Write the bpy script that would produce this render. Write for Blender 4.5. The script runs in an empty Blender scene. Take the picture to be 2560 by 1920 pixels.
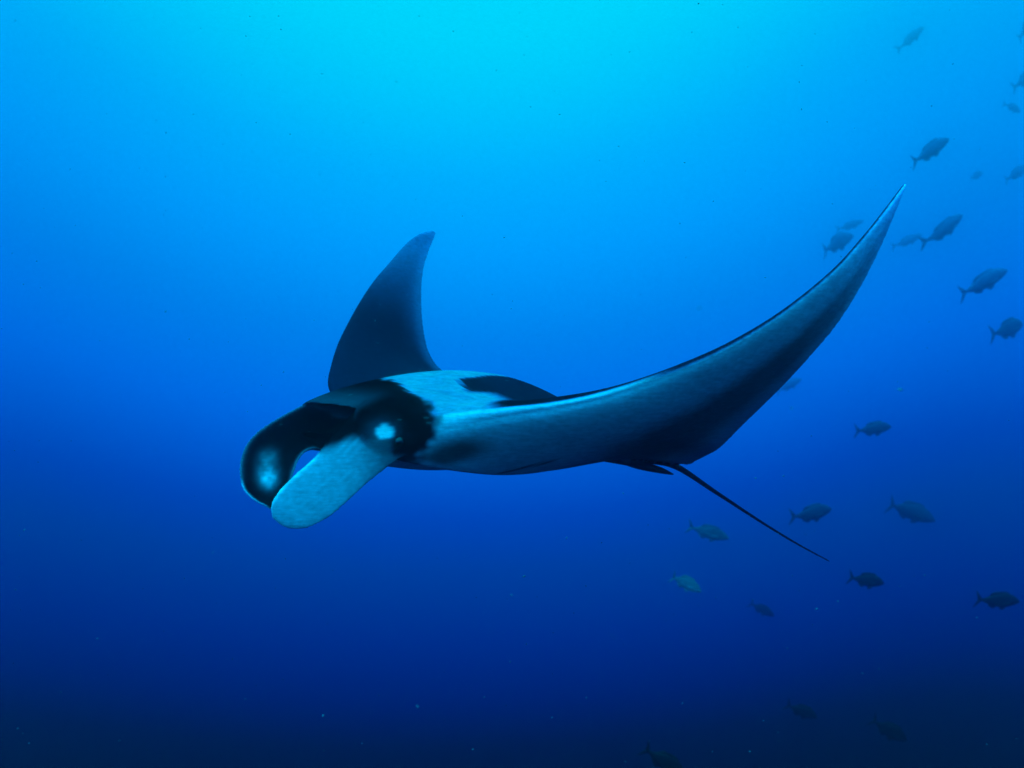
import bpy, bmesh, math, random
import numpy as np
from mathutils import Vector, Matrix, kdtree

random.seed(7)
rng = np.random.default_rng(11)
scene = bpy.context.scene
col = scene.collection

# ------------------------------------------------------------------ camera
F_PX = 2217.0                       # focal length in photograph pixels (2560 wide)
cam_data = bpy.data.cameras.new('camera')
cam_data.sensor_width = 36.0
cam_data.lens = 36.0 * F_PX / 2560.0
cam_data.clip_start = 0.05
cam_data.clip_end = 500.0
cam_data.dof.use_dof = True
cam_data.dof.focus_distance = 4.15
cam_data.dof.aperture_fstop = 2.0
cam = bpy.data.objects.new('camera', cam_data)
cam.rotation_euler = (math.radians(90), 0, 0)
col.objects.link(cam)
scene.camera = cam

# ------------------------------------------------------------------ render look
scene.render.engine = 'CYCLES'
scene.view_settings.view_transform = 'Standard'
scene.view_settings.look = 'None'
scene.view_settings.exposure = 0.0
scene.view_settings.gamma = 1.0
scene.view_settings.use_curve_mapping = False
scene.cycles.use_denoising = True
scene.cycles.max_bounces = 6
scene.cycles.diffuse_bounces = 3
scene.cycles.volume_bounces = 1
scene.cycles.use_adaptive_sampling = False

# ------------------------------------------------------------------ world: the open water round the diver
# The light that reaches a diver from each direction: brightest round the place where the sun
# comes through the surface, falling off evenly away from it down to the dark deep.
def lin(c):
    c = c / 255.0
    return c / 12.92 if c <= 0.04045 else ((c + 0.055) / 1.055) ** 2.4

SUN_ELEV, SUN_AZ = math.radians(46.0), math.radians(-3.0)       # azimuth measured from +Y towards +X
glow_axis = (0.0, math.cos(SUN_ELEV), math.sin(SUN_ELEV))       # in the upright plane of that azimuth
RAMP = [
    (0.000, (0.0010, 0.0020, 0.0150)),
    (0.320, (0.0010, 0.0010, 0.0120)),
    (0.370, (0.0010, 0.0005, 0.0200)),
    (0.410, (0.0000, 0.0030, 0.1962)),
    (0.465, (0.0000, 0.0163, 0.3448)),
    (0.530, (0.0000, 0.0504, 0.4125)),
    (0.580, (0.0000, 0.0470, 0.6469)),
    (0.660, (0.0000, 0.1964, 1.1979)),
    (0.730, (0.0000, 0.2932, 1.1567)),
    (0.790, (0.0000, 0.4693, 1.4418)),
    (0.840, (0.0000, 0.5922, 1.4058)),
    (0.910, (0.0000, 1.0263, 1.3552)),
    (0.960, (0.0000, 1.0263, 1.3552)),
    (1.000, (0.0000, 1.1220, 1.4909)),
]
WORLD_STRENGTH = 1.0
world = bpy.data.worlds.new('World')
scene.world = world
world.use_nodes = True
nt = world.node_tree
nt.nodes.clear()
out = nt.nodes.new('ShaderNodeOutputWorld')
tc = nt.nodes.new('ShaderNodeTexCoord')
dot = nt.nodes.new('ShaderNodeVectorMath'); dot.operation = 'DOT_PRODUCT'
dot.inputs[1].default_value = glow_axis
ramp = nt.nodes.new('ShaderNodeValToRGB')
cr = ramp.color_ramp
while len(cr.elements) > 1:
    cr.elements.remove(cr.elements[-1])
cr.elements[0].position = RAMP[0][0]; cr.elements[0].color = (*RAMP[0][1], 1)
for p, c in RAMP[1:]:
    e = cr.elements.new(p); e.color = (*c, 1)
bg_water = nt.nodes.new('ShaderNodeBackground'); bg_water.inputs['Strength'].default_value = WORLD_STRENGTH
# level with the diver the water is as blue behind and beside him as at the edges of the picture
sp0 = nt.nodes.new('ShaderNodeSeparateXYZ'); nt.links.new(tc.outputs['Generated'], sp0.inputs[0])
zz = nt.nodes.new('ShaderNodeMath'); zz.operation = 'MULTIPLY'; nt.links.new(sp0.outputs['Z'], zz.inputs[0]); nt.links.new(sp0.outputs['Z'], zz.inputs[1])
hh = nt.nodes.new('ShaderNodeMath'); hh.operation = 'SUBTRACT'; hh.use_clamp = True; hh.inputs[0].default_value = 1.0
nt.links.new(zz.outputs[0], hh.inputs[1])
hs = nt.nodes.new('ShaderNodeMath'); hs.operation = 'SQRT'; nt.links.new(hh.outputs[0], hs.inputs[0])
hk = nt.nodes.new('ShaderNodeMath'); hk.operation = 'MULTIPLY'; hk.inputs[1].default_value = 0.87; nt.links.new(hs.outputs[0], hk.inputs[0])
ym = nt.nodes.new('ShaderNodeMath'); ym.operation = 'SMOOTH_MAX'; ym.inputs[2].default_value = 0.08
yd = nt.nodes.new('ShaderNodeVectorMath'); yd.operation = 'DOT_PRODUCT'; yd.inputs[1].default_value = (math.sin(SUN_AZ), math.cos(SUN_AZ), 0)
nt.links.new(tc.outputs['Generated'], yd.inputs[0])
nt.links.new(yd.outputs['Value'], ym.inputs[0]); nt.links.new(hk.outputs[0], ym.inputs[1])
cb = nt.nodes.new('ShaderNodeCombineXYZ')
nt.links.new(ym.outputs[0], cb.inputs['Y']); nt.links.new(sp0.outputs['Z'], cb.inputs['Z'])
nt.links.new(cb.outputs[0], dot.inputs[0])
nt.links.new(dot.outputs['Value'], ramp.inputs['Fac'])
nt.links.new(ramp.outputs['Color'], bg_water.inputs['Color'])
# the daylight sky, seen through the water surface high above
sky = nt.nodes.new('ShaderNodeTexSky'); sky.sky_type = 'NISHITA'; sky.sun_disc = False
sky.sun_elevation = SUN_ELEV; sky.sun_rotation = SUN_AZ
tint = nt.nodes.new('ShaderNodeMix'); tint.data_type = 'RGBA'; tint.blend_type = 'MULTIPLY'
tint.inputs['Factor'].default_value = 1.0
tint.inputs[7].default_value = (0.0, 0.55, 0.85, 1)            # red is gone after ten metres of sea
nt.links.new(sky.outputs['Color'], tint.inputs[6])
sep = nt.nodes.new('ShaderNodeSeparateXYZ'); nt.links.new(tc.outputs['Generated'], sep.inputs[0])
win = nt.nodes.new('ShaderNodeMapRange'); win.interpolation_type = 'SMOOTHSTEP'
win.inputs['From Min'].default_value = 0.55; win.inputs['From Max'].default_value = 0.80
nt.links.new(sep.outputs['Z'], win.inputs['Value'])
st = nt.nodes.new('ShaderNodeMath'); st.operation = 'MULTIPLY'; st.inputs[1].default_value = 0.10
nt.links.new(win.outputs['Result'], st.inputs[0])
bg_sky = nt.nodes.new('ShaderNodeBackground')
nt.links.new(tint.outputs[2], bg_sky.inputs['Color'])
nt.links.new(st.outputs['Value'], bg_sky.inputs['Strength'])
addw = nt.nodes.new('ShaderNodeAddShader')
nt.links.new(bg_water.outputs[0], addw.inputs[0]); nt.links.new(bg_sky.outputs[0], addw.inputs[1])
nt.links.new(addw.outputs[0], out.inputs['Surface'])

# ------------------------------------------------------------------ sun, softened and coloured by the water above
sun_data = bpy.data.lights.new('sun', 'SUN')
sun_data.energy = 3.2
sun_data.angle = math.radians(110)
sun_data.color = (0.0, 0.52, 1.0)
sun = bpy.data.objects.new('sun', sun_data)
sun_dir = Vector((-0.34, -0.50, 0.78)).normalized()             # turned behind the diver, off the glow, to light the ray's front
sun.rotation_euler = sun_dir.to_track_quat('Z', 'Y').to_euler()
sun.location = (0, 0, 9)
col.objects.link(sun)


# ------------------------------------------------------------------ helpers
def P(px, py, depth):
    """A point at a given depth in front of the camera, from where the photograph shows it."""
    return np.array([(px - 1280.0) / F_PX * depth, depth, (960.0 - py) / F_PX * depth])


def sstep(a, b, x):
    t = np.clip((x - a) / (b - a), 0, 1)
    return t * t * (3 - 2 * t)


def spline(values, m, knots=None):
    """Catmull-Rom through rows of values, sampled at m positions."""
    v = np.asarray(values, float)
    n = len(v)
    k = np.arange(n, dtype=float) if knots is None else np.asarray(knots, float)
    t = np.asarray(m, float)
    i = np.clip(np.searchsorted(k, t, side='right') - 1, 0, n - 2)
    h = (k[1:] - k[:-1])
    d = (v[1:] - v[:-1]) / h[:, None]
    tan = np.zeros_like(v)
    tan[1:-1] = (d[:-1] * h[1:, None] + d[1:] * h[:-1, None]) / (h[:-1] + h[1:])[:, None]
    tan[0] = d[0]; tan[-1] = d[-1]
    u = ((t - k[i]) / h[i])[:, None]
    hi = h[i][:, None]
    return ((2 * u**3 - 3 * u**2 + 1) * v[i] + (u**3 - 2 * u**2 + u) * hi * tan[i]
            + (-2 * u**3 + 3 * u**2) * v[i + 1] + (u**3 - u**2) * hi * tan[i + 1])


def unit(a):
    return a / np.maximum(np.linalg.norm(a, axis=-1, keepdims=True), 1e-9)


def loft_faces(ns, n, base, cap=True):
    f = []
    for a in range(ns - 1):
        for b in range(n):
            c = (b + 1) % n
            f.append((base + a * n + b, base + a * n + c, base + (a + 1) * n + c, base + (a + 1) * n + b))
    if cap:
        f.append(tuple(base + b for b in range(n))[::-1])
        f.append(tuple(base + (ns - 1) * n + b for b in range(n)))
    return f


def mesh_from(name, verts, faces):
    me = bpy.data.meshes.new(name)
    me.from_pydata([tuple(v) for v in verts], [], faces)
    bm = bmesh.new(); bm.from_mesh(me)
    bmesh.ops.recalc_face_normals(bm, faces=bm.faces)
    bm.to_mesh(me); bm.free()
    me.polygons.foreach_set('use_smooth', [True] * len(me.polygons))
    return me


def link(name, data, parent=None, **props):
    o = bpy.data.objects.new(name, data)
    col.objects.link(o)
    if parent is not None:
        o.parent = parent
    for k, v in props.items():
        o[k] = v
    return o


# ------------------------------------------------------------------ the water itself, as one volume
def build_water():
    x0, x1, y0, y1, z0, z1 = -34, 34, -3.5, 60, -26, 26
    v = [(x, y, z) for x in (x0, x1) for y in (y0, y1) for z in (z0, z1)]
    f = [(0, 1, 3, 2), (4, 6, 7, 5), (0, 4, 5, 1), (2, 3, 7, 6), (0, 2, 6, 4), (1, 5, 7, 3)]
    o = link('haze', mesh_from('haze', v, f), kind='stuff', label='clear blue sea water all round the ray and the fish')
    m = bpy.data.materials.new('sea_water'); m.use_nodes = True
    t = m.node_tree; t.nodes.clear()
    mo = t.nodes.new('ShaderNodeOutputMaterial')
    pv = t.nodes.new('ShaderNodeVolumePrincipled')
    pv.inputs['Color'].default_value = (0.35, 0.93, 0.97, 1)
    pv.inputs['Density'].default_value = WATER_DENSITY
    pv.inputs['Anisotropy'].default_value = 0.97
    t.links.new(pv.outputs[0], mo.inputs['Volume'])
    o.data.materials.append(m)
    return o


WATER_DENSITY = 0.028
build_water()


# ------------------------------------------------------------------ materials
def skin_material():
    m = bpy.data.materials.new('ray_skin'); m.use_nodes = True
    t = m.node_tree; N = t.nodes; L = t.links
    bs = N['Principled BSDF']
    at = N.new('ShaderNodeAttribute'); at.attribute_name = 'pigment'
    co = N.new('ShaderNodeTexCoord')
    mp = N.new('ShaderNodeMapping'); mp.inputs['Scale'].default_value = (5, 5, 26)     # streaks run along the body
    L.new(co.outputs['Object'], mp.inputs['Vector'])
    n1 = N.new('ShaderNodeTexNoise'); n1.inputs['Scale'].default_value = 3.2; n1.inputs['Detail'].default_value = 8
    n1.inputs['Roughness'].default_value = 0.62
    L.new(mp.outputs['Vector'], n1.inputs['Vector'])
    r1 = N.new('ShaderNodeMapRange'); r1.inputs['From Min'].default_value = 0.3; r1.inputs['From Max'].default_value = 0.7
    r1.inputs['To Min'].default_value = 0.76; r1.inputs['To Max'].default_value = 1.12
    L.new(n1.outputs['Fac'], r1.inputs['Value'])
    n2 = N.new('ShaderNodeTexNoise'); n2.inputs['Scale'].default_value = 38; n2.inputs['Detail'].default_value = 5
    L.new(co.outputs['Object'], n2.inputs['Vector'])
    r2 = N.new('ShaderNodeMapRange'); r2.inputs['From Min'].default_value = 0.3; r2.inputs['From Max'].default_value = 0.7
    r2.inputs['To Min'].default_value = 0.86; r2.inputs['To Max'].default_value = 1.1
    L.new(n2.outputs['Fac'], r2.inputs['Value'])
    mu = N.new('ShaderNodeMath'); mu.operation = 'MULTIPLY'
    L.new(r1.outputs[0], mu.inputs[0]); L.new(r2.outputs[0], mu.inputs[1])
    mx = N.new('ShaderNodeMix'); mx.data_type = 'RGBA'; mx.blend_type = 'MULTIPLY'; mx.inputs['Factor'].default_value = 1
    L.new(at.outputs['Color'], mx.inputs[6]); L.new(mu.outputs[0], mx.inputs[7])
    vo = N.new('ShaderNodeTexVoronoi'); vo.inputs['Scale'].default_value = 17
    mp2 = N.new('ShaderNodeMapping'); mp2.inputs['Scale'].default_value = (0.55, 0.55, 1.6); mp2.inputs['Rotation'].default_value = (0.2, 0.5, 0.3)
    L.new(co.outputs['Object'], mp2.inputs['Vector']); L.new(mp2.outputs['Vector'], vo.inputs['Vector'])
    lt = N.new('ShaderNodeMath'); lt.operation = 'LESS_THAN'; lt.inputs[1].default_value = 0.13; L.new(vo.outputs['Distance'], lt.inputs[0])
    sc = N.new('ShaderNodeSeparateColor'); L.new(vo.outputs['Color'], sc.inputs[0])
    gt = N.new('ShaderNodeMath'); gt.operation = 'GREATER_THAN'; gt.inputs[1].default_value = 0.72; L.new(sc.outputs[0], gt.inputs[0])
    fl = N.new('ShaderNodeMath'); fl.operation = 'MULTIPLY'; L.new(lt.outputs[0], fl.inputs[0]); L.new(gt.outputs[0], fl.inputs[1])
    fs = N.new('ShaderNodeMath'); fs.operation = 'MULTIPLY'; fs.inputs[1].default_value = 0.09; L.new(fl.outputs[0], fs.inputs[0])
    mf = N.new('ShaderNodeMix'); mf.data_type = 'RGBA'; mf.inputs[7].default_value = (0.6, 0.6, 0.55, 1)
    L.new(fs.outputs[0], mf.inputs['Factor']); L.new(mx.outputs[2], mf.inputs[6])
    L.new(mf.outputs[2], bs.inputs['Base Color'])
    bs.inputs['Roughness'].default_value = 0.62
    bs.inputs['Specular IOR Level'].default_value = 0.0
    bp = N.new('ShaderNodeBump'); bp.inputs['Strength'].default_value = 0.5; bp.inputs['Distance'].default_value = 0.004
    L.new(n1.outputs['Fac'], bp.inputs['Height']); L.new(bp.outputs[0], bs.inputs['Normal'])
    return m


def plain_material(name, colour, rough=0.5, spec=0.2):
    m = bpy.data.materials.new(name); m.use_nodes = True
    t = m.node_tree; N = t.nodes
    bs = N['Principled BSDF']
    n = N.new('ShaderNodeTexNoise'); n.inputs['Scale'].default_value = 22; n.inputs['Detail'].default_value = 4
    co = N.new('ShaderNodeTexCoord'); t.links.new(co.outputs['Object'], n.inputs['Vector'])
    mr = N.new('ShaderNodeMapRange'); mr.inputs['To Min'].default_value = 0.75; mr.inputs['To Max'].default_value = 1.25
    t.links.new(n.outputs['Fac'], mr.inputs['Value'])
    mx = N.new('ShaderNodeMix'); mx.data_type = 'RGBA'; mx.blend_type = 'MULTIPLY'; mx.inputs['Factor'].default_value = 1
    mx.inputs[6].default_value = (*colour, 1)
    t.links.new(mr.outputs[0], mx.inputs[7]); t.links.new(mx.outputs[2], bs.inputs['Base Color'])
    bs.inputs['Roughness'].default_value = rough
    bs.inputs['Specular IOR Level'].default_value = spec
    return m


# ------------------------------------------------------------------ the manta ray
HEAD = np.array([-0.893, 4.19, 0.0])       # middle of the mouth
BACK = np.array([0.8, 0.6, 0.0])           # towards the tail
LEFT = np.array([0.6, -0.8, 0.0])          # the animal's left (towards the camera and to the right)


def A(b, l, z):
    return HEAD + BACK * b + LEFT * l + np.array([0, 0, z])


# spanwise stations, far wing tip -> near wing tip:
# leading edge, trailing edge, dorsal height, ventral depth, where it is thickest, nose half heights up / down, nose bulge, fullness
ST = [
    (P(1080, 577, 6.62), P(1090, 582, 6.63), .006, .006, .35, .004, .004, .006, .5),
    (P(1051, 587, 6.50), P(1080, 606, 6.58), .010, .010, .35, .007, .007, .012, .5),
    (P(1018, 612, 6.40), P(1069, 636, 6.50), .014, .012, .35, .009, .009, .014, .5),
    (P(974, 662, 6.18), P(1057, 680, 6.40), .018, .016, .35, .010, .010, .016, .5),
    (P(938, 706, 6.00), P(1053, 745, 6.30), .024, .020, .35, .011, .011, .018, .5),
    (P(902, 763, 5.80), P(1058, 820, 6.15), .030, .026, .35, .012, .012, .02, .5),
    (P(868, 826, 5.58), P(1074, 885, 6.05), .038, .032, .35, .014, .014, .02, .5),
    (P(849, 868, 5.42), P(1110, 930, 5.98), .05, .04, .35, .016, .016, .02, .5),
    (P(835, 915, 5.25), P(1185, 960, 5.93), .07, .06, .35, .018, .018, .02, .5),
    (P(832, 960, 5.10), P(1285, 1000, 5.88), .10, .09, .35, .022, .022, .03, .55),
    (P(850, 1005, 4.95), P(1390, 1060, 5.85), .15, .14, .36, .03, .03, .03, .6),
    (A(.34, -.46, -.17), A(2.12, -.42, -.43), .19, .17, .36, .04, .06, .04, .7),
    (A(.18, -.42, -.195), A(2.20, -.36, -.45), .21, .18, .36, .06, .10, .05, .75),
    (A(.07, -.38, -.20), A(2.25, -.30, -.47), .24, .185, .37, .075, .10, .05, .8),
    (A(.015, -.32, -.19), A(2.30, -.24, -.48), .27, .19, .38, .072, .09, .01, .85),
    (A(.0, -.22, -.16), A(2.34, -.16, -.49), .318, .18, .39, .068, .08, -.16, .9),
    (A(-.02, 0.0, -.15), A(2.40, 0.0, -.50), .347, .18, .40, .06, .08, -.24, .95),
    (A(.0, .22, -.155), A(2.34, .16, -.49), .305, .18, .39, .055, .08, -.16, .9),
    (A(.015, .32, -.165), A(2.30, .24, -.48), .26, .18, .38, .055, .10, .01, .85),
    (A(.07, .38, -.17), A(2.25, .30, -.465), .225, .185, .37, .06, .13, .05, .8),
    (A(.18, .42, -.17), A(2.20, .36, -.445), .195, .185, .36, .06, .13, .05, .75),
    (P(1090, 1046, 3.96), P(1720, 1160, 5.15), .165, .17, .36, .025, .07, .03, .7),
    (P(1240, 1030, 3.86), P(1762, 1140, 4.95), .110, .130, .37, .020, .030, .03, .6),
    (P(1406, 1011, 3.76), P(1800, 1118, 4.72), .080, .09, .34, .020, .013, .022, .42),
    (P(1560, 974, 3.68), P(1852, 1066, 4.50), .056, .075, .33, .021, .013, .02, .45),
    (P(1736, 907, 3.60), P(1910, 1010, 4.30), .035, .05, .35, .018, .014, .02, .5),
    (P(1851, 851, 3.56), P(1960, 960, 4.15), .030, .036, .35, .015, .012, .02, .5),
    (P(1967, 777, 3.53), P(2018, 897, 3.98), .024, .028, .35, .012, .011, .018, .5),
    (P(2083, 681, 3.50), P(2090, 811, 3.85), .019, .02, .35, .010, .009, .014, .5),
    (P(2160, 595, 3.50), P(2150, 716, 3.75), .015, .015, .35, .008, .008, .012, .5),
    (P(2212, 529, 3.51), P(2198, 622, 3.66), .012, .012, .35, .007, .007, .010, .5),
    (P(2248, 480, 3.52), P(2236, 533, 3.58), .009, .009, .35, .006, .006, .008, .5),
    (P(2263, 459, 3.53), P(2261, 466, 3.54), .006, .006, .35, .004, .004, .005, .5),
]
N_ST = len(ST)
MID = 16


def body_loft():
    raw = np.array([[*s[0], *s[1], *s[2:]] for s in ST])
    s = np.concatenate([np.linspace(0, 9, 170, endpoint=False), np.linspace(9, 23, 420, endpoint=False), np.linspace(23, N_ST - 1, 360)])
    v = spline(raw, s)
    LE, TE = v[:, 0:3], v[:, 3:6]
    td, tv, c0, eu, el, fb, q = v[:, 6:].T
    fwd = unit(LE - TE)
    mid = 0.5 * LE + 0.5 * TE
    span = unit(np.gradient(mid, axis=0))
    up = unit(np.cross(fwd, span))
    for _ in range(24):
        up[1:-1] = unit(up[:-2] + 2 * up[1:-1] + up[2:])
    wb = (1 - sstep(4.6, 7.6, np.abs(s - MID)))[:, None]         # over the body itself, straight up
    up = unit(up * (1 - wb) + np.cross(fwd, LEFT) * wb)
    up = unit(up - fwd * np.sum(up * fwd, 1, keepdims=True))
    NC, NM = 64, 17
    x = np.linspace(0, 1, NC)
    cc = 0.5 * (x ** 1.9) + 0.5 * (1 - np.cos(np.pi * x / 2)) ** 1.0
    cc = cc / cc[-1]

    def height(T, e, c, kc, pw, qmin=0.0):
        c0_ = c0 * kc
        a = np.clip(c / c0_[:, None], 0, 1)
        rise = np.maximum(1 - (1 - a) ** 2, 0) ** np.maximum(q, qmin)[:, None]
        fall = 0.5 * (1 + np.cos(np.pi * np.clip((c - c0_[:, None]) / (1 - c0_[:, None]), 0, 1)))
        h = np.where(c < c0_[:, None], e[:, None] + (T - e)[:, None] * rise, 0.005 + (T[:, None] - 0.005) * fall ** pw)
        return h
    rows, par = [], []
    C = np.broadcast_to(cc, (len(s), NC))
    hu, hl = height(td, eu, C, 1.0, 1.05), height(tv, el, C, 0.8, 1.75, 0.66)
    base = LE[:, None] + (TE - LE)[:, None] * C[..., None]
    dors = base + up[:, None] * hu[..., None]
    vent = base - up[:, None] * hl[..., None]
    ph = np.linspace(np.pi / 2, -np.pi / 2, NM + 2)[1:-1]
    cen = (eu - el)[:, None] / 2
    half = (eu + el)[:, None] / 2
    nose = LE[:, None] + fwd[:, None] * (fb[:, None] * np.cos(ph)[None, :] ** 0.8)[..., None] + up[:, None] * (cen + half * np.sin(ph)[None, :])[..., None]
    # along the near shoulder the nose rounds straight into the underside, without a lip
    pm = math.radians(52)
    ps = np.where(ph < 0, ph / (np.pi / 2) * pm, ph)
    fw = np.where(ph < 0, (np.cos(ps) - math.cos(pm)) / (1 - math.cos(pm)), np.cos(ph) ** 0.8)
    zz_ = np.where(ph[None, :] < 0, el[:, None] * (np.sin(ps) / math.sin(pm))[None, :], eu[:, None] * np.sin(ph)[None, :])
    nose2 = LE[:, None] + fwd[:, None] * (fb[:, None] * fw[None, :])[..., None] + up[:, None] * zz_[..., None]
    wn = (sstep(20.0, 20.8, s) * (1 - sstep(24.6, 25.6, s)))[:, None, None]
    nose = nose * (1 - wn) + nose2 * wn
    sec = np.concatenate([dors[:, ::-1], nose, vent], axis=1)
    n = sec.shape[1]
    c_par = np.concatenate([cc[::-1], np.zeros(NM), cc])
    side = np.concatenate([np.ones(NC), np.sin(ph), -np.ones(NC)])
    S = np.broadcast_to(s[:, None], (len(s), n)); Cp = np.broadcast_to(c_par, (len(s), n)); Sd = np.broadcast_to(side, (len(s), n))
    return sec.reshape(-1, 3), loft_faces(len(s), n, 0), S.ravel(), Cp.ravel(), Sd.ravel(), fb


def lobe_loft(rows, camber, thick):
    """A flattened paddle: rows of (edge point, other edge point); camber bows it, thick tapers to the edges."""
    raw = np.array([[*a, *b] for a, b in rows])
    m = 70
    v = spline(raw, np.linspace(0, len(rows) - 1, m))
    E, K = v[:, :3], v[:, 3:]
    lng = unit(np.gradient(0.5 * (E + K), axis=0))
    crs = unit(K - E)
    nor = unit(np.cross(lng, crs))
    for _ in range(10):
        nor[1:-1] = unit(nor[:-2] + 2 * nor[1:-1] + nor[2:])
    nor = nor * np.sign(-nor[:, 1:2])            # the face towards the camera
    NC = 28
    x = 0.5 * (1 - np.cos(np.linspace(0, np.pi, NC)))
    w = np.linalg.norm(K - E, axis=1)
    t = np.linspace(0, 1, m)
    th = thick * (1 - 0.45 * t) * np.minimum(1, w / 0.10) + 0.004
    prof = np.sqrt(np.maximum(1 - (2 * x - 1) ** 2, 0)) ** 0.8
    base = E[:, None] + (K - E)[:, None] * x[None, :, None] + nor[:, None] * (camber * (w / 0.25)[:, None] * (4 * x * (1 - x))[None, :])[..., None]
    front = base + nor[:, None] * (th[:, None] * prof)[..., None]
    rear = base - nor[:, None] * (th[:, None] * prof)[..., None]
    sec = np.concatenate([front, rear[:, ::-1][:, 1:-1]], axis=1)
    n = sec.shape[1]
    X = np.concatenate([x, x[::-1][1:-1]]); Sd = np.concatenate([np.ones(NC), -np.ones(NC - 2)])
    Sd[0] = Sd[NC - 1] = 0
    T = np.broadcast_to(t[:, None], (m, n)); X = np.broadcast_to(X, (m, n)); Sd = np.broadcast_to(Sd, (m, n))
    return sec.reshape(-1, 3), m, n, T.ravel(), X.ravel(), Sd.ravel()


def tube(points, radii, n=12, m=80, flat=1.0):
    v = spline(np.array([[*p, r] for p, r in zip(points, radii)]), np.linspace(0, len(points) - 1, m))
    c, r = v[:, :3], v[:, 3]
    tan = unit(np.gradient(c, axis=0))
    a = unit(np.cross(tan, np.array([0, 0, 1.0])))
    b = np.cross(a, tan)
    ang = np.linspace(0, 2 * np.pi, n, endpoint=False)
    ring = c[:, None] + a[:, None] * (np.cos(ang)[None] * r[:, None])[..., None] + b[:, None] * (np.sin(ang)[None] * r[:, None] * flat)[..., None]
    return ring.reshape(-1, 3), m, n


def build_manta():
    verts, faces, S, C, D, fb = body_loft()
    # --- pigment of the body, in the animal's own frame
    rel = verts - HEAD
    b = rel @ BACK
    l = rel @ LEFT
    nz = np.zeros(len(verts))
    for k in range(9):                                       # ragged pigment edges
        fr = rng.normal(size=3) * (6 + 5 * k); nz += np.sin(verts @ fr + rng.uniform(0, 6)) / (1.5 + k)
    nz *= 0.018
    nz2 = np.zeros(len(verts))
    for k in range(14):
        fr = rng.normal(size=3) * np.array([1, 1, 1.6]) * (26 + 7 * k); nz2 += np.sin(verts @ fr + rng.uniform(0, 6)) / (2.5 + 0.4 * k)
    nz2 *= 0.012
    nz = nz + 0.55 * nz2
    BLACK, WHITE, GREY = 0.0032, 0.78, 0.56
    al = np.abs(l)
    nosew = sstep(21.0, 21.8, S) * (1 - sstep(23.8, 24.8, S))       # along the near shoulder the dark back stops above the edge
    dorsal = sstep(-0.72, -0.50, D) * (1 - nosew) + nosew * sstep(0.2, 0.6, D)
    inward = (S > 9.5) & (S < 23.5)
    # dorsal: black with a white band over the shoulders, split by a dark tongue on the back
    b0 = np.interp(l, [-.3, .05, .2, .3, .4, .5], [.37, .335, .295, .265, .275, .295]) + 2.0 * nz
    w = sstep(b0 - 0.012, b0 + 0.022, b) * (S > 8.5) * (S < 24.2) * sstep(-0.34, -0.16, l) * (1 - sstep(0.98, 1.12, b))
    ltop = 0.245 - 0.42 * (b - 0.61) + 0.6 * nz                  # the dark tongue that runs back from between the shoulders
    b1 = np.interp(l, [0.37, 0.45, 0.52, 0.60, 0.70, 0.85, 1.1], [0.71, 0.73, 0.68, 0.58, 0.47, 0.42, 0.42])
    tongue = sstep(0.555, 0.625, b + nz) * sstep(ltop - 0.02, ltop + 0.015, l) * np.maximum(1 - sstep(0.355, 0.395, l), sstep(b1 - 0.09, b1 + 0.08, b))
    tongue = np.maximum(tongue, sstep(b1 - 0.06, b1 + 0.05, b) * sstep(0.40, 0.5, l))
    w = w * (1 - tongue)
    dors_val = BLACK + (0.36 - BLACK) * w * (1 + 9 * nz2)
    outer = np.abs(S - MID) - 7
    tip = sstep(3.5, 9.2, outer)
    dors_val += (0.26 * tip + 0.05 * sstep(0.5, 0.9, C) * sstep(2.5, 5.5, outer) + 0.014) * (S < MID - 5) + 0.02 * tip * (S > MID)  # far wing pales outward: its fading in the haze is put into the pigment
    # ventral: pale grey, darkening to the trailing edge, paler wing tips
    dark_c = 0.33 + 0.10 * (1 - sstep(21.5, 23.2, S)) + 1.2 * nz
    dk = sstep(dark_c - 0.12, dark_c + 0.15, C) * (1 - 0.55 * sstep(0.74, 0.96, C))
    vent_val = GREY * (1 - 0.72 * dk)
    vent_val = vent_val * (1 - tip) + (0.95 - 0.3 * C) * tip
    headv = 1 - sstep(b0 - 0.015, b0 + 0.03, b)
    shoulder = np.exp(-((b - 0.50) / 0.22) ** 2) * sstep(0.25, 0.02, C) * sstep(0.30, 0.44, l)
    vent_val = vent_val * (1 + 0.45 * np.exp(-C / 0.05))                 # palest just under the leading edge
    vent_val = np.maximum(vent_val, 0.62 * shoulder)
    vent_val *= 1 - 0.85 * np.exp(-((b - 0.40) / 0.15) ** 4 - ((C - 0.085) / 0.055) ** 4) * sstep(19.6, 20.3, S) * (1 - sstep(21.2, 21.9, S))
    belly_shade = np.abs((b - 0.755) * 1.5 - (l - 0.42)) / 1.8                          # shade under the belly's far side, painted as a dark line
    vent_val *= 1 - 0.85 * np.exp(-(belly_shade / 0.020) ** 2) * sstep(0.70, 0.77, b) * (1 - sstep(0.86, 0.93, b)) * (S > 19) * (S < 22.5)
    dors_val += 0.010 * sstep(0.5, 0.9, b) * (S > MID - 5)
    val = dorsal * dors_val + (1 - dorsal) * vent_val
    # the white streak along the leading edge, from the shoulder out
    streak = (1 - sstep(0.15, 0.6, D)) * (1 - sstep(0.006, 0.022, C)) * sstep(20.9, 21.3, S) * (1 - sstep(23.5, 24.6, S))
    streak *= sstep(-1.05, -0.35, D + sstep(21.8, 22.8, S))
    val = val * (1 - streak) + 0.96 * streak
    # black mask of the head
    rim = np.exp(-(C / 0.05) ** 2) * (D > 0.2) * sstep(9.5, 12.5, S) * (1 - sstep(17.0, 18.6, S))  # light from above on the head top, painted in as a paler lip
    head = headv * inward * sstep(-0.02, 0.0, 0.36 - np.abs(S - MID) * 0 - 0.0 * b)
    chin = (D < 0) * sstep(0.02, 0.10, C) * sstep(0.12, 0.20, 0.33 - b * 0.4)
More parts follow.
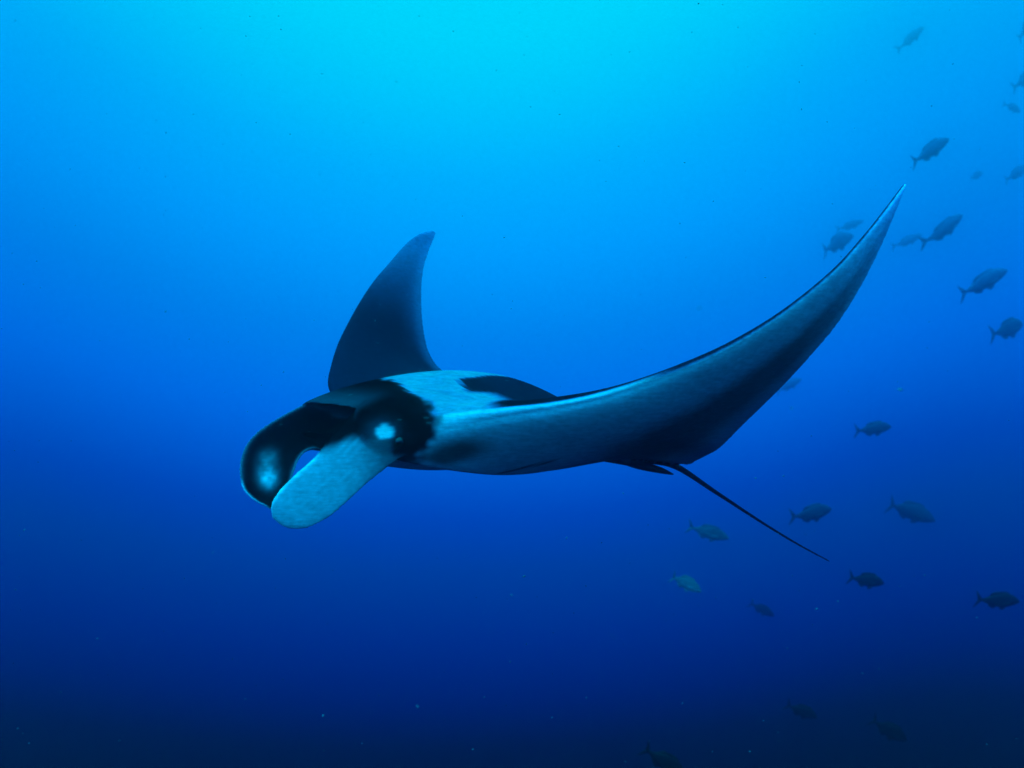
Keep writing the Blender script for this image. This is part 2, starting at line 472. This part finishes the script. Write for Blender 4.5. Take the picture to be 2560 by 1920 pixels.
    val = val * (1 - head) + (BLACK * 0.8 + 0.05 * chin + 0.055 * rim) * head
    pig = [val]; blu = [None]
    parts = [(verts, faces)]
    off = len(verts)

    def spot(pts, px, py, d, rx, rz, amount, arr):
        q = (pts - P(px, py, d))
        g = np.sqrt((q[:, 0] / rx) ** 2 + (q[:, 1] / 0.10) ** 2 + (q[:, 2] / rz) ** 2)
        return arr + amount * (1 - sstep(0.70, 1.06, g))
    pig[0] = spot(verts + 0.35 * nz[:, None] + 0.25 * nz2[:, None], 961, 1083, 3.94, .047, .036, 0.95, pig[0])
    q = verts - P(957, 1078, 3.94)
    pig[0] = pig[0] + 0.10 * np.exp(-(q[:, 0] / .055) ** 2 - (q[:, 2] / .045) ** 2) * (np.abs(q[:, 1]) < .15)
    pig[0] = spot(verts, 845, 1038, 4.25, .014, .016, 0.35, pig[0])  # glint inside the mouth, painted as a pale spot
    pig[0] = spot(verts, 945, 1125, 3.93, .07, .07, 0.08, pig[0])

    v0 = pig[0]
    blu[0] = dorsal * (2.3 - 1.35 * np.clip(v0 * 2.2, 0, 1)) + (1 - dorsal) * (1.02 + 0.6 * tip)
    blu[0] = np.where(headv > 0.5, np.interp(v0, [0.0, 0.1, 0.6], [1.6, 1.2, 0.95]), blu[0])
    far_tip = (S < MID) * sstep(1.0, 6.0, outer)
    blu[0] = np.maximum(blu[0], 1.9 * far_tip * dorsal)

    # --- cephalic lobes: long paddles that hang from the front corners of the head
    near = [(P(915, 1000, 4.02), P(1015, 1135, 3.98)), (P(872, 1040, 3.92), P(962, 1174, 3.93)),
            (P(828, 1090, 3.84), P(917, 1210, 3.86)), (P(786, 1142, 3.78), P(873, 1250, 3.79)),
            (P(742, 1181, 3.73), P(831, 1288, 3.74)), (P(708, 1214, 3.70), P(793, 1310, 3.71)),
            (P(687, 1241, 3.68), P(764, 1322, 3.69)), (P(677, 1266, 3.68), P(730, 1323, 3.68)),
            (P(680, 1293, 3.68), P(706, 1315, 3.68))]
    v, m, n, T, X, Sd = lobe_loft(near, 0.012, 0.011)
    pv = np.where((Sd >= 0) | (X > 0.86) | (X < 0.06), 0.40, BLACK)
    edge = (1 - sstep(0.0, 0.10, X)) * sstep(0.30, 0.42, T)  # upper edge catching the light, painted paler into the pigment
    pv = pv * (1 + 0.16 * np.sin(X * 60 + 2.5 * np.sin(T * 9)) * np.sin(T * 13 + X * 5)) + 0.48 * edge
    root = 1 - sstep(0.31, 0.41, T + 0.60 * X + 0.012 * np.sin(33 * X) + 0.008 * np.sin(71 * X + 1))
    pv = pv * (1 - root) + BLACK * root
    pv = pv * (1 - 0.80 * (1 - sstep(0.02, 0.34, T + 0.10 * (1 - X))) * (1 - root))
    parts.append((v, loft_faces(m, n, 0))); pig.append(pv); blu.append(np.interp(pv, [0.0, 0.1, 0.4, 0.8], [1.5, 1.25, 1.18, 1.0]))

    far = [(P(815, 985, 4.42), P(850, 1115, 4.40)), (P(748, 1016, 4.40), P(815, 1128, 4.36)),
           (P(692, 1046, 4.32), P(790, 1120, 4.25)), (P(646, 1077, 4.24), P(764, 1128, 4.16)),
           (P(616, 1110, 4.16), P(746, 1151, 4.08)), (P(600, 1151, 4.08), P(733, 1186, 4.01)),
           (P(599, 1192, 4.01), P(723, 1222, 3.97)), (P(609, 1226, 3.97), P(713, 1248, 3.94)),
           (P(637, 1252, 3.94), P(700, 1265, 3.92)), (P(668, 1266, 3.92), P(686, 1273, 3.92))]
    v, m, n, T, X, Sd = lobe_loft(far, -0.05, 0.018)
    pv = np.where(Sd > 0, BLACK, 0.5)
    rim = (1 - sstep(0.0, 0.05, X)) * sstep(0.66, 0.74, T)
    
    blot = np.exp(-((T - 0.60) / 0.068) ** 2 - ((X - 0.52) / 0.14) ** 2) + 0.30 * np.exp(-((T - 0.47) / 0.07) ** 2 - ((X - 0.42) / 0.13) ** 2)
    blot *= 0.78 + 0.3 * np.sin(T * 47 + 9 * X) * np.sin(X * 31 + 1.3 - T * 12) + 0.12 * np.sin(T * 120) * np.sin(X * 90)
    pv = np.where(Sd > 0, BLACK + 0.75 * np.clip(blot, 0, 1), pv)
    pv = np.maximum(pv, 0.9 * rim)
    parts.append((v, loft_faces(m, n, 0))); pig.append(pv); blu.append(np.interp(pv, [0.0, 0.1, 0.4, 0.8], [1.5, 1.25, 1.18, 1.0]))

    # --- whip tail
    v, m, n = tube([A(2.15, 0, -.46), P(1690, 1166, 5.58), P(1790, 1231, 5.72), P(1900, 1303, 5.92), P(1990, 1358, 6.08), P(2073, 1403, 6.25)],
                   [.03, .021, .014, .010, .008, .006], m=160)
    parts.append((v, loft_faces(m, n, 0))); pig.append(np.full(len(v), BLACK * 1.2)); blu.append(np.full(len(v), 1.2))
    # --- pelvic fins either side of the tail root and the small dorsal fin in front of it
    v, m, n = tube([A(1.85, .12, -.44), P(1595, 1161, 5.28), P(1648, 1175, 5.36), P(1683, 1186, 5.40)], [.06, .07, .05, .012], m=40, flat=.4)
    parts.append((v, loft_faces(m, n, 0))); pig.append(np.full(len(v), 0.03)); blu.append(np.full(len(v), 1.0))
    v, m, n = tube([A(1.9, -.12, -.45), A(2.15, -.15, -.49), A(2.30, -.16, -.53), A(2.40, -.16, -.56)], [.06, .07, .05, .012], m=40, flat=.4)
    parts.append((v, loft_faces(m, n, 0))); pig.append(np.full(len(v), 0.03)); blu.append(np.full(len(v), 1.0))

    # --- the eye bulges, one on each side of the head
    for cpt in (P(1017, 1093, 4.035), A(.20, -.375, -.20)):
        bm = bmesh.new(); bmesh.ops.create_uvsphere(bm, u_segments=32, v_segments=18, radius=0.088)
        v = np.array([tuple(q.co) for q in bm.verts]) * np.array([1.0, 1.0, 0.92]) + cpt
        parts.append((v, [tuple(q.index for q in f.verts) for f in bm.faces])); bm.free()
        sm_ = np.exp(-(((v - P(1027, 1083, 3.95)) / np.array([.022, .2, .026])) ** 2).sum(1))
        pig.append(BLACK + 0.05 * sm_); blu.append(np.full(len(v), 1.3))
    V, FA, PG, BL = [], [], np.concatenate(pig), np.concatenate(blu)
    o = 0
    for v, f in parts:
        V.append(v); FA += [tuple(i + o for i in q) for q in f]; o += len(v)
    V = np.concatenate(V)
    src = mesh_from('manta_ray', V, FA)
    ob = link('manta_ray', src)
    # one continuous skin over body, wings, lobes and tail
    rm = ob.modifiers.new('skin', 'REMESH'); rm.mode = 'VOXEL'; rm.voxel_size = VOXEL; rm.use_smooth_shade = True
    sm = ob.modifiers.new('smooth', 'CORRECTIVE_SMOOTH') if False else ob.modifiers.new('smooth', 'SMOOTH')
    sm.factor = 0.5; sm.iterations = 3
    dg = bpy.context.evaluated_depsgraph_get()
    me = bpy.data.meshes.new_from_object(ob.evaluated_get(dg))
    ob.modifiers.clear()
    ob.data = me
    me.name = 'manta_ray'
    kd = kdtree.KDTree(len(V))
    for i, p in enumerate(V):
        kd.insert(p, i)
    kd.balance()
    nv = len(me.vertices)
    co = np.empty(nv * 3); me.vertices.foreach_get('co', co); co = co.reshape(-1, 3)
    colr = np.ones((nv, 4))
    for i in range(nv):
        ws = vs = bs_ = 0.0
        for (_, j, d) in kd.find_n(co[i], 10):
            w_ = math.exp(-(d / 0.009) ** 2) + 1e-6
            ws += w_; vs += w_ * PG[j]; bs_ += w_ * BL[j]
        g = vs / ws
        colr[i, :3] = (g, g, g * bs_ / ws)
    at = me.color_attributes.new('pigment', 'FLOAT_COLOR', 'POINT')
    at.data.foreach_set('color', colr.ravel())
    me.polygons.foreach_set('use_smooth', [True] * len(me.polygons))
    me.materials.clear(); me.materials.append(skin_material())
    # origin at the middle of the body
    c = Vector(A(1.0, 0, -.2))
    me.transform(Matrix.Translation(-c)); ob.location = c
    ob['label'] = 'large black and white manta ray gliding with raised wings and a whip tail'
    ob['category'] = 'manta ray'
    # eyes, on the sides of the head
    eye_mat = plain_material('eye_black', (0.004, 0.004, 0.004), 0.06, 0.6)
    for p, nm in ((P(998, 1104, 3.955), 'eye'), (A(.14, -.40, -.20), 'eye')):
        bm = bmesh.new()
        bmesh.ops.create_uvsphere(bm, u_segments=20, v_segments=12, radius=0.028)
        me2 = bpy.data.meshes.new('eye'); bm.to_mesh(me2); bm.free()
        me2.polygons.foreach_set('use_smooth', [True] * len(me2.polygons))
        me2.materials.append(eye_mat)
        e = link('eye', me2, ob); e.location = Vector(p) - c
    print('manta verts', nv)
    return ob


VOXEL = 0.0065
build_manta()


# ------------------------------------------------------------------ the fish behind the ray
def fin_prism(outline, y0, thick):
    """A thin fin of real thickness from its outline in the fish's middle plane; edges taper."""
    n = len(outline)
    c = np.mean(np.array(outline), 0)
    v, f = [], []
    for sgn in (-1, 1):
        for (x, z) in outline:
            v.append((x, y0 + sgn * thick * 0.35, z))
        v.append((c[0], y0 + sgn * thick, c[1]))
    for k in range(n):
        m = (k + 1) % n
        f.append((k, m, n)); f.append((n + 1 + m, n + 1 + k, 2 * n + 1))
        f.append((k, n + 1 + k, n + 1 + m, m))
    return np.array(v), f


def fish_mesh(name, deep=1.0, bend=0.0):
    """A fork-tailed schooling fish one unit long, nose at +X, tail tips at -X."""
    prof = [  # x, middle z, half height, half width
        (0.50, -0.010, 0.004, 0.003), (0.485, -0.009, 0.022, 0.014), (0.45, -0.004, 0.046, 0.030), (0.39, 0.003, 0.080, 0.046),
        (0.30, 0.010, 0.116, 0.060), (0.18, 0.012, 0.140, 0.068), (0.05, 0.010, 0.142, 0.066), (-0.08, 0.006, 0.122, 0.055),
        (-0.20, 0.002, 0.084, 0.038), (-0.29, 0.0, 0.048, 0.022), (-0.345, 0.0, 0.030, 0.013), (-0.385, 0.0, 0.034, 0.008), (-0.40, 0.0, 0.026, 0.004)]
    v = spline(np.array(prof), np.linspace(0, len(prof) - 1, 44))
    ang = np.linspace(0, 2 * np.pi, 20, endpoint=False)
    X = np.broadcast_to(v[:, 0:1], (44, 20))
    Y = v[:, 3:4] * np.sign(np.sin(ang)) * np.abs(np.sin(ang)) ** 1.1
    Z = (v[:, 1:2] + v[:, 2:3] * np.cos(ang))
    V = [np.stack([X, Y, Z], -1).reshape(-1, 3)]
    F = loft_faces(44, 20, 0)
    fins = [
        # forked tail, upper and lower lobe
        ([(-0.36, 0.030), (-0.40, 0.075), (-0.45, 0.130), (-0.515, 0.190), (-0.485, 0.120), (-0.455, 0.055), (-0.437, 0.0), (-0.36, -0.005)], 0, .007),
        ([(-0.36, 0.005), (-0.437, 0.0), (-0.455, -0.055), (-0.48, -0.115), (-0.505, -0.180), (-0.445, -0.125), (-0.40, -0.075), (-0.36, -0.030)], 0, .007),
        # long low dorsal fin
        ([(0.24, 0.120), (0.20, 0.175), (0.12, 0.190), (0.0, 0.186), (-0.10, 0.176), (-0.17, 0.150), (-0.215, 0.085), (-0.10, 0.110), (0.05, 0.138)], 0, .007),
        # anal fin
        ([(-0.02, -0.118), (-0.055, -0.165), (-0.10, -0.160), (-0.19, -0.120), (-0.215, -0.070), (-0.12, -0.095)], 0, .007),
        # pelvic fins
        ([(0.20, -0.120), (0.15, -0.170), (0.08, -0.185), (0.10, -0.128)], .022, .005),
        ([(0.20, -0.120), (0.15, -0.170), (0.08, -0.185), (0.10, -0.128)], -.022, .005),
        # pectoral fins, folded back along the flanks
        ([(0.25, -0.02), (0.18, 0.005), (0.08, -0.030), (0.05, -0.055), (0.13, -0.065), (0.22, -0.055)], .070, .005),
        ([(0.25, -0.02), (0.18, 0.005), (0.08, -0.030), (0.05, -0.055), (0.13, -0.065), (0.22, -0.055)], -.070, .005),
    ]
    o = len(V[0])
    for outl, y0, th in fins:
        a, f = fin_prism(outl, y0, th)
        V.append(a); F += [tuple(i + o for i in q) for q in f]; o += len(a)
    V = np.concatenate(V)
    V[:, 2] *= deep
    V[:, 1] += bend * (V[:, 0] - 0.1) ** 2 * np.where(V[:, 0] < 0.1, 1, 0.3)
    return mesh_from(name, V, F)


def fish_material(name, back, belly):
    m = bpy.data.materials.new(name); m.use_nodes = True
    t = m.node_tree; N = t.nodes; L = t.links
    bs = N['Principled BSDF']
    co = N.new('ShaderNodeTexCoord'); sp = N.new('ShaderNodeSeparateXYZ'); L.new(co.outputs['Object'], sp.inputs[0])
    no = N.new('ShaderNodeTexNoise'); no.inputs['Scale'].default_value = 9; no.inputs['Detail'].default_value = 5
    L.new(co.outputs['Object'], no.inputs['Vector'])
    ad = N.new('ShaderNodeMath'); ad.operation = 'MULTIPLY_ADD'; ad.inputs[1].default_value = 0.12
    L.new(no.outputs['Fac'], ad.inputs[0]); L.new(sp.outputs['Z'], ad.inputs[2])
    mr = N.new('ShaderNodeMapRange'); mr.inputs['From Min'].default_value = -0.06; mr.inputs['From Max'].default_value = 0.18
    mr.interpolation_type = 'SMOOTHSTEP'
    L.new(ad.outputs[0], mr.inputs['Value'])
    mx = N.new('ShaderNodeMix'); mx.data_type = 'RGBA'
    mx.inputs[6].default_value = (*belly, 1); mx.inputs[7].default_value = (*back, 1)
    L.new(mr.outputs[0], mx.inputs['Factor']); L.new(mx.outputs[2], bs.inputs['Base Color'])
    bs.inputs['Roughness'].default_value = 0.5; bs.inputs['Specular IOR Level'].default_value = 0.2
    return m


def build_fish():
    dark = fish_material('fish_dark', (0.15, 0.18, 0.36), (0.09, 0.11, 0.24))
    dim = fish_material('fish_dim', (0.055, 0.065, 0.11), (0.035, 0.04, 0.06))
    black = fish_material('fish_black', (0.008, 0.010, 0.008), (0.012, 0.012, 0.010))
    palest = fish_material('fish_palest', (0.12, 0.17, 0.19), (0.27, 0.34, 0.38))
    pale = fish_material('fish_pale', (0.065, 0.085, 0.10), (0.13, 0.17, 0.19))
    shapes = {}
    for key, deep, bend, mat in (('dark', 1.0, 0.0, dark), ('bent', 1.0, 0.35, dark), ('deep', 1.22, -0.2, dark), ('slim', 0.80, 0.3, dark),
                                 ('dim', 1.0, 0.1, dim), ('dimdeep', 1.2, 0.25, dim), ('dimbent', 1.05, -0.3, dim), ('black', 1.05, 0.1, black), ('pale', 1.0, 0.15, pale), ('palebent', 1.05, -0.45, palest)):
        me = fish_mesh('fish', deep, bend); me.materials.append(mat); shapes[key] = me
    first = None
    for (tx, ty), (nx, ny), dt, dn, shape, roll, label in FISH:
        a, b = Vector(P(tx, ty, dt)), Vector(P(nx, ny, dn))
        x = (b - a); ln = x.length; x.normalize()
        up = Vector((0, -0.25, 1)).normalized()
        y = up.cross(x).normalized(); z = x.cross(y)
        R = Matrix((x, y, z)).transposed() @ Matrix.Rotation(math.radians(roll), 3, 'X')
        if first is None:
            o = link('fish', shapes[shape]); first = o
        else:
            o = first.copy(); o.data = shapes[shape]; col.objects.link(o)
        o.matrix_world = Matrix.LocRotScale((a + b) / 2, R.to_quaternion(), Vector((ln,) * 3))
        o['label'] = label; o['category'] = 'fish'; o['group'] = 'school of fork tailed fish behind the ray'


# tail middle, nose (where the photograph shows them), their distances, shape, roll, label
FISH = [
    ((2279, 408), (2373, 346), 31.2, 31.5, 'dark', 8, 'dark fish climbing steeply just above the tip of the long raised wing'),
    ((2312, 614), (2408, 536), 29.9, 30.2, 'bent', 10, 'dark fish nosing upward right of the long wing, its tail hanging over a fainter fish'),
    ((2232, 618), (2306, 586), 49.4, 49.5, 'slim', 0, 'very faint slim fish right of the long wing, under the tail of a darker one'),
    ((2052, 628), (2133, 588), 35.1, 35.6, 'deep', 4, 'broad dark fish close to the left of the long wing, below its tip'),
    ((2093, 574), (2160, 552), 52.0, 52.1, 'slim', 0, 'very faint fish crossing behind the long wing, just over a broad darker fish'),
    ((2398, 738), (2519, 674), 24.1, 24.3, 'dark', 6, 'clearest dark fish at the right, forked tail spread wide, nose tilted up'),
    ((2484, 838), (2558, 808), 29.9, 30.6, 'dimdeep', -8, 'blurry dark fish at the right edge below the clear fish with the spread tail'),
    ((2138, 1079), (2229, 1066), 26.0, 26.3, 'dim', 0, 'small dark fish swimming level in open water right of the lower wing edge'),
    ((1978, 1297), (2080, 1272), 24.7, 25.0, 'dimdeep', 4, 'rounded dark fish with a drooping tail just above the end of the whip tail'),
    ((2214, 1256), (2338, 1301), 33.8, 33.9, 'dimbent', -6, 'faint large fish heading downward to the right of the rounded dark fish'),
    ((1719, 1317), (1823, 1346), 26.0, 26.1, 'pale', -4, 'pale greenish fish heading down below the root of the whip tail'),
    ((1673, 1436), (1753, 1478), 21.4, 21.6, 'palebent', -6, 'palest fish of all, diving nose down at the lower middle'),
    ((2122, 1444), (2211, 1458), 23.4, 23.7, 'black', -3, 'dark deep bodied fish just beyond the tip of the whip tail'),
    ((2440, 1500), (2550, 1503), 22.8, 23.0, 'black', 0, 'dark fish low at the right edge, lying level in the gloom'),
    ((1874, 1508), (1936, 1540), 41.6, 41.7, 'black', 0, 'barely visible fish in deep blue below the whip tail tip'),
    ((1965, 1762), (2044, 1794), 32.5, 32.8, 'black', 0, 'dim rounded fish near the bottom, deep under the whip tail'),
    ((1608, 1872), (1712, 1936), 22.1, 22.4, 'black', 0, 'near black fish cut off by the bottom edge, its back arched'),
    ((2178, 1800), (2268, 1852), 32.5, 32.8, 'black', 0, 'dim fish sinking into the dark at the lower right'),
    ((2246, 126), (2311, 66), 54.6, 54.7, 'slim', 0, 'faintest slim fish in the bright water near the top, climbing'),
    ((2546, 100), (2590, 30), 42.9, 43.2, 'dark', 0, 'fish cut off by the right edge, the uppermost one there'),
    ((2530, 222), (2600, 170), 44.2, 44.5, 'dark', 0, 'fish cut off by the right edge, just under the uppermost one'),
    ((2512, 258), (2552, 280), 48.1, 48.5, 'bent', 0, 'small blurred fish near the upper right edge, pointing slightly down'),
    ((2424, 446), (2456, 432), 53.3, 53.7, 'deep', 0, 'tiny faint fish, right of the steeply climbing fish near the wing tip'),
    ((2512, 452), (2572, 414), 46.8, 47.1, 'dark', 0, 'faint fish at the right edge level with the long wing tip'),
    ((1940, 980), (2004, 946), 44.2, 44.3, 'dark', 0, 'fish almost hidden behind the trailing edge of the long wing'),
]
build_fish()


# ------------------------------------------------------------------ marine snow drifting in the water
def build_snow():
    V, F = [], []
    r = random.Random(5)
    for k in range(420):
        d = 1.2 + 7.0 * r.random() ** 0.7
        p = np.array([(r.random() - 0.5) * 1.35 * d, d, (r.random() - 0.5) * 1.05 * d])
        s = r.uniform(0.0009, 0.0022) * (1.6 if r.random() < 0.08 else 1) * (0.6 + 0.25 * d)
        ax = np.array([r.gauss(0, 1), r.gauss(0, .6), r.gauss(0, .5)]); ax /= np.linalg.norm(ax)
        u = np.cross(ax, [0, 0, 1]); u /= np.linalg.norm(u); w = np.cross(ax, u)
        L_ = s * r.uniform(1.0, 2.6)
        o = len(V)
        for q in (ax * L_, -ax * L_ * r.uniform(.6, 1), u * s, -u * s * r.uniform(.6, 1), w * s, -w * s * r.uniform(.6, 1)):
            V.append(p + q)
        for a, b, c in ((0, 2, 4), (2, 1, 4), (1, 3, 4), (3, 0, 4), (2, 0, 5), (1, 2, 5), (3, 1, 5), (0, 3, 5)):
            F.append((o + a, o + b, o + c))
    o = link('marine_snow', mesh_from('marine_snow', V, F), kind='stuff', label='pale specks of drifting plankton scattered through the water', category='plankton')
    o.data.materials.append(plain_material('plankton', (0.26, 0.29, 0.29), 0.8, 0.1))


build_snow()
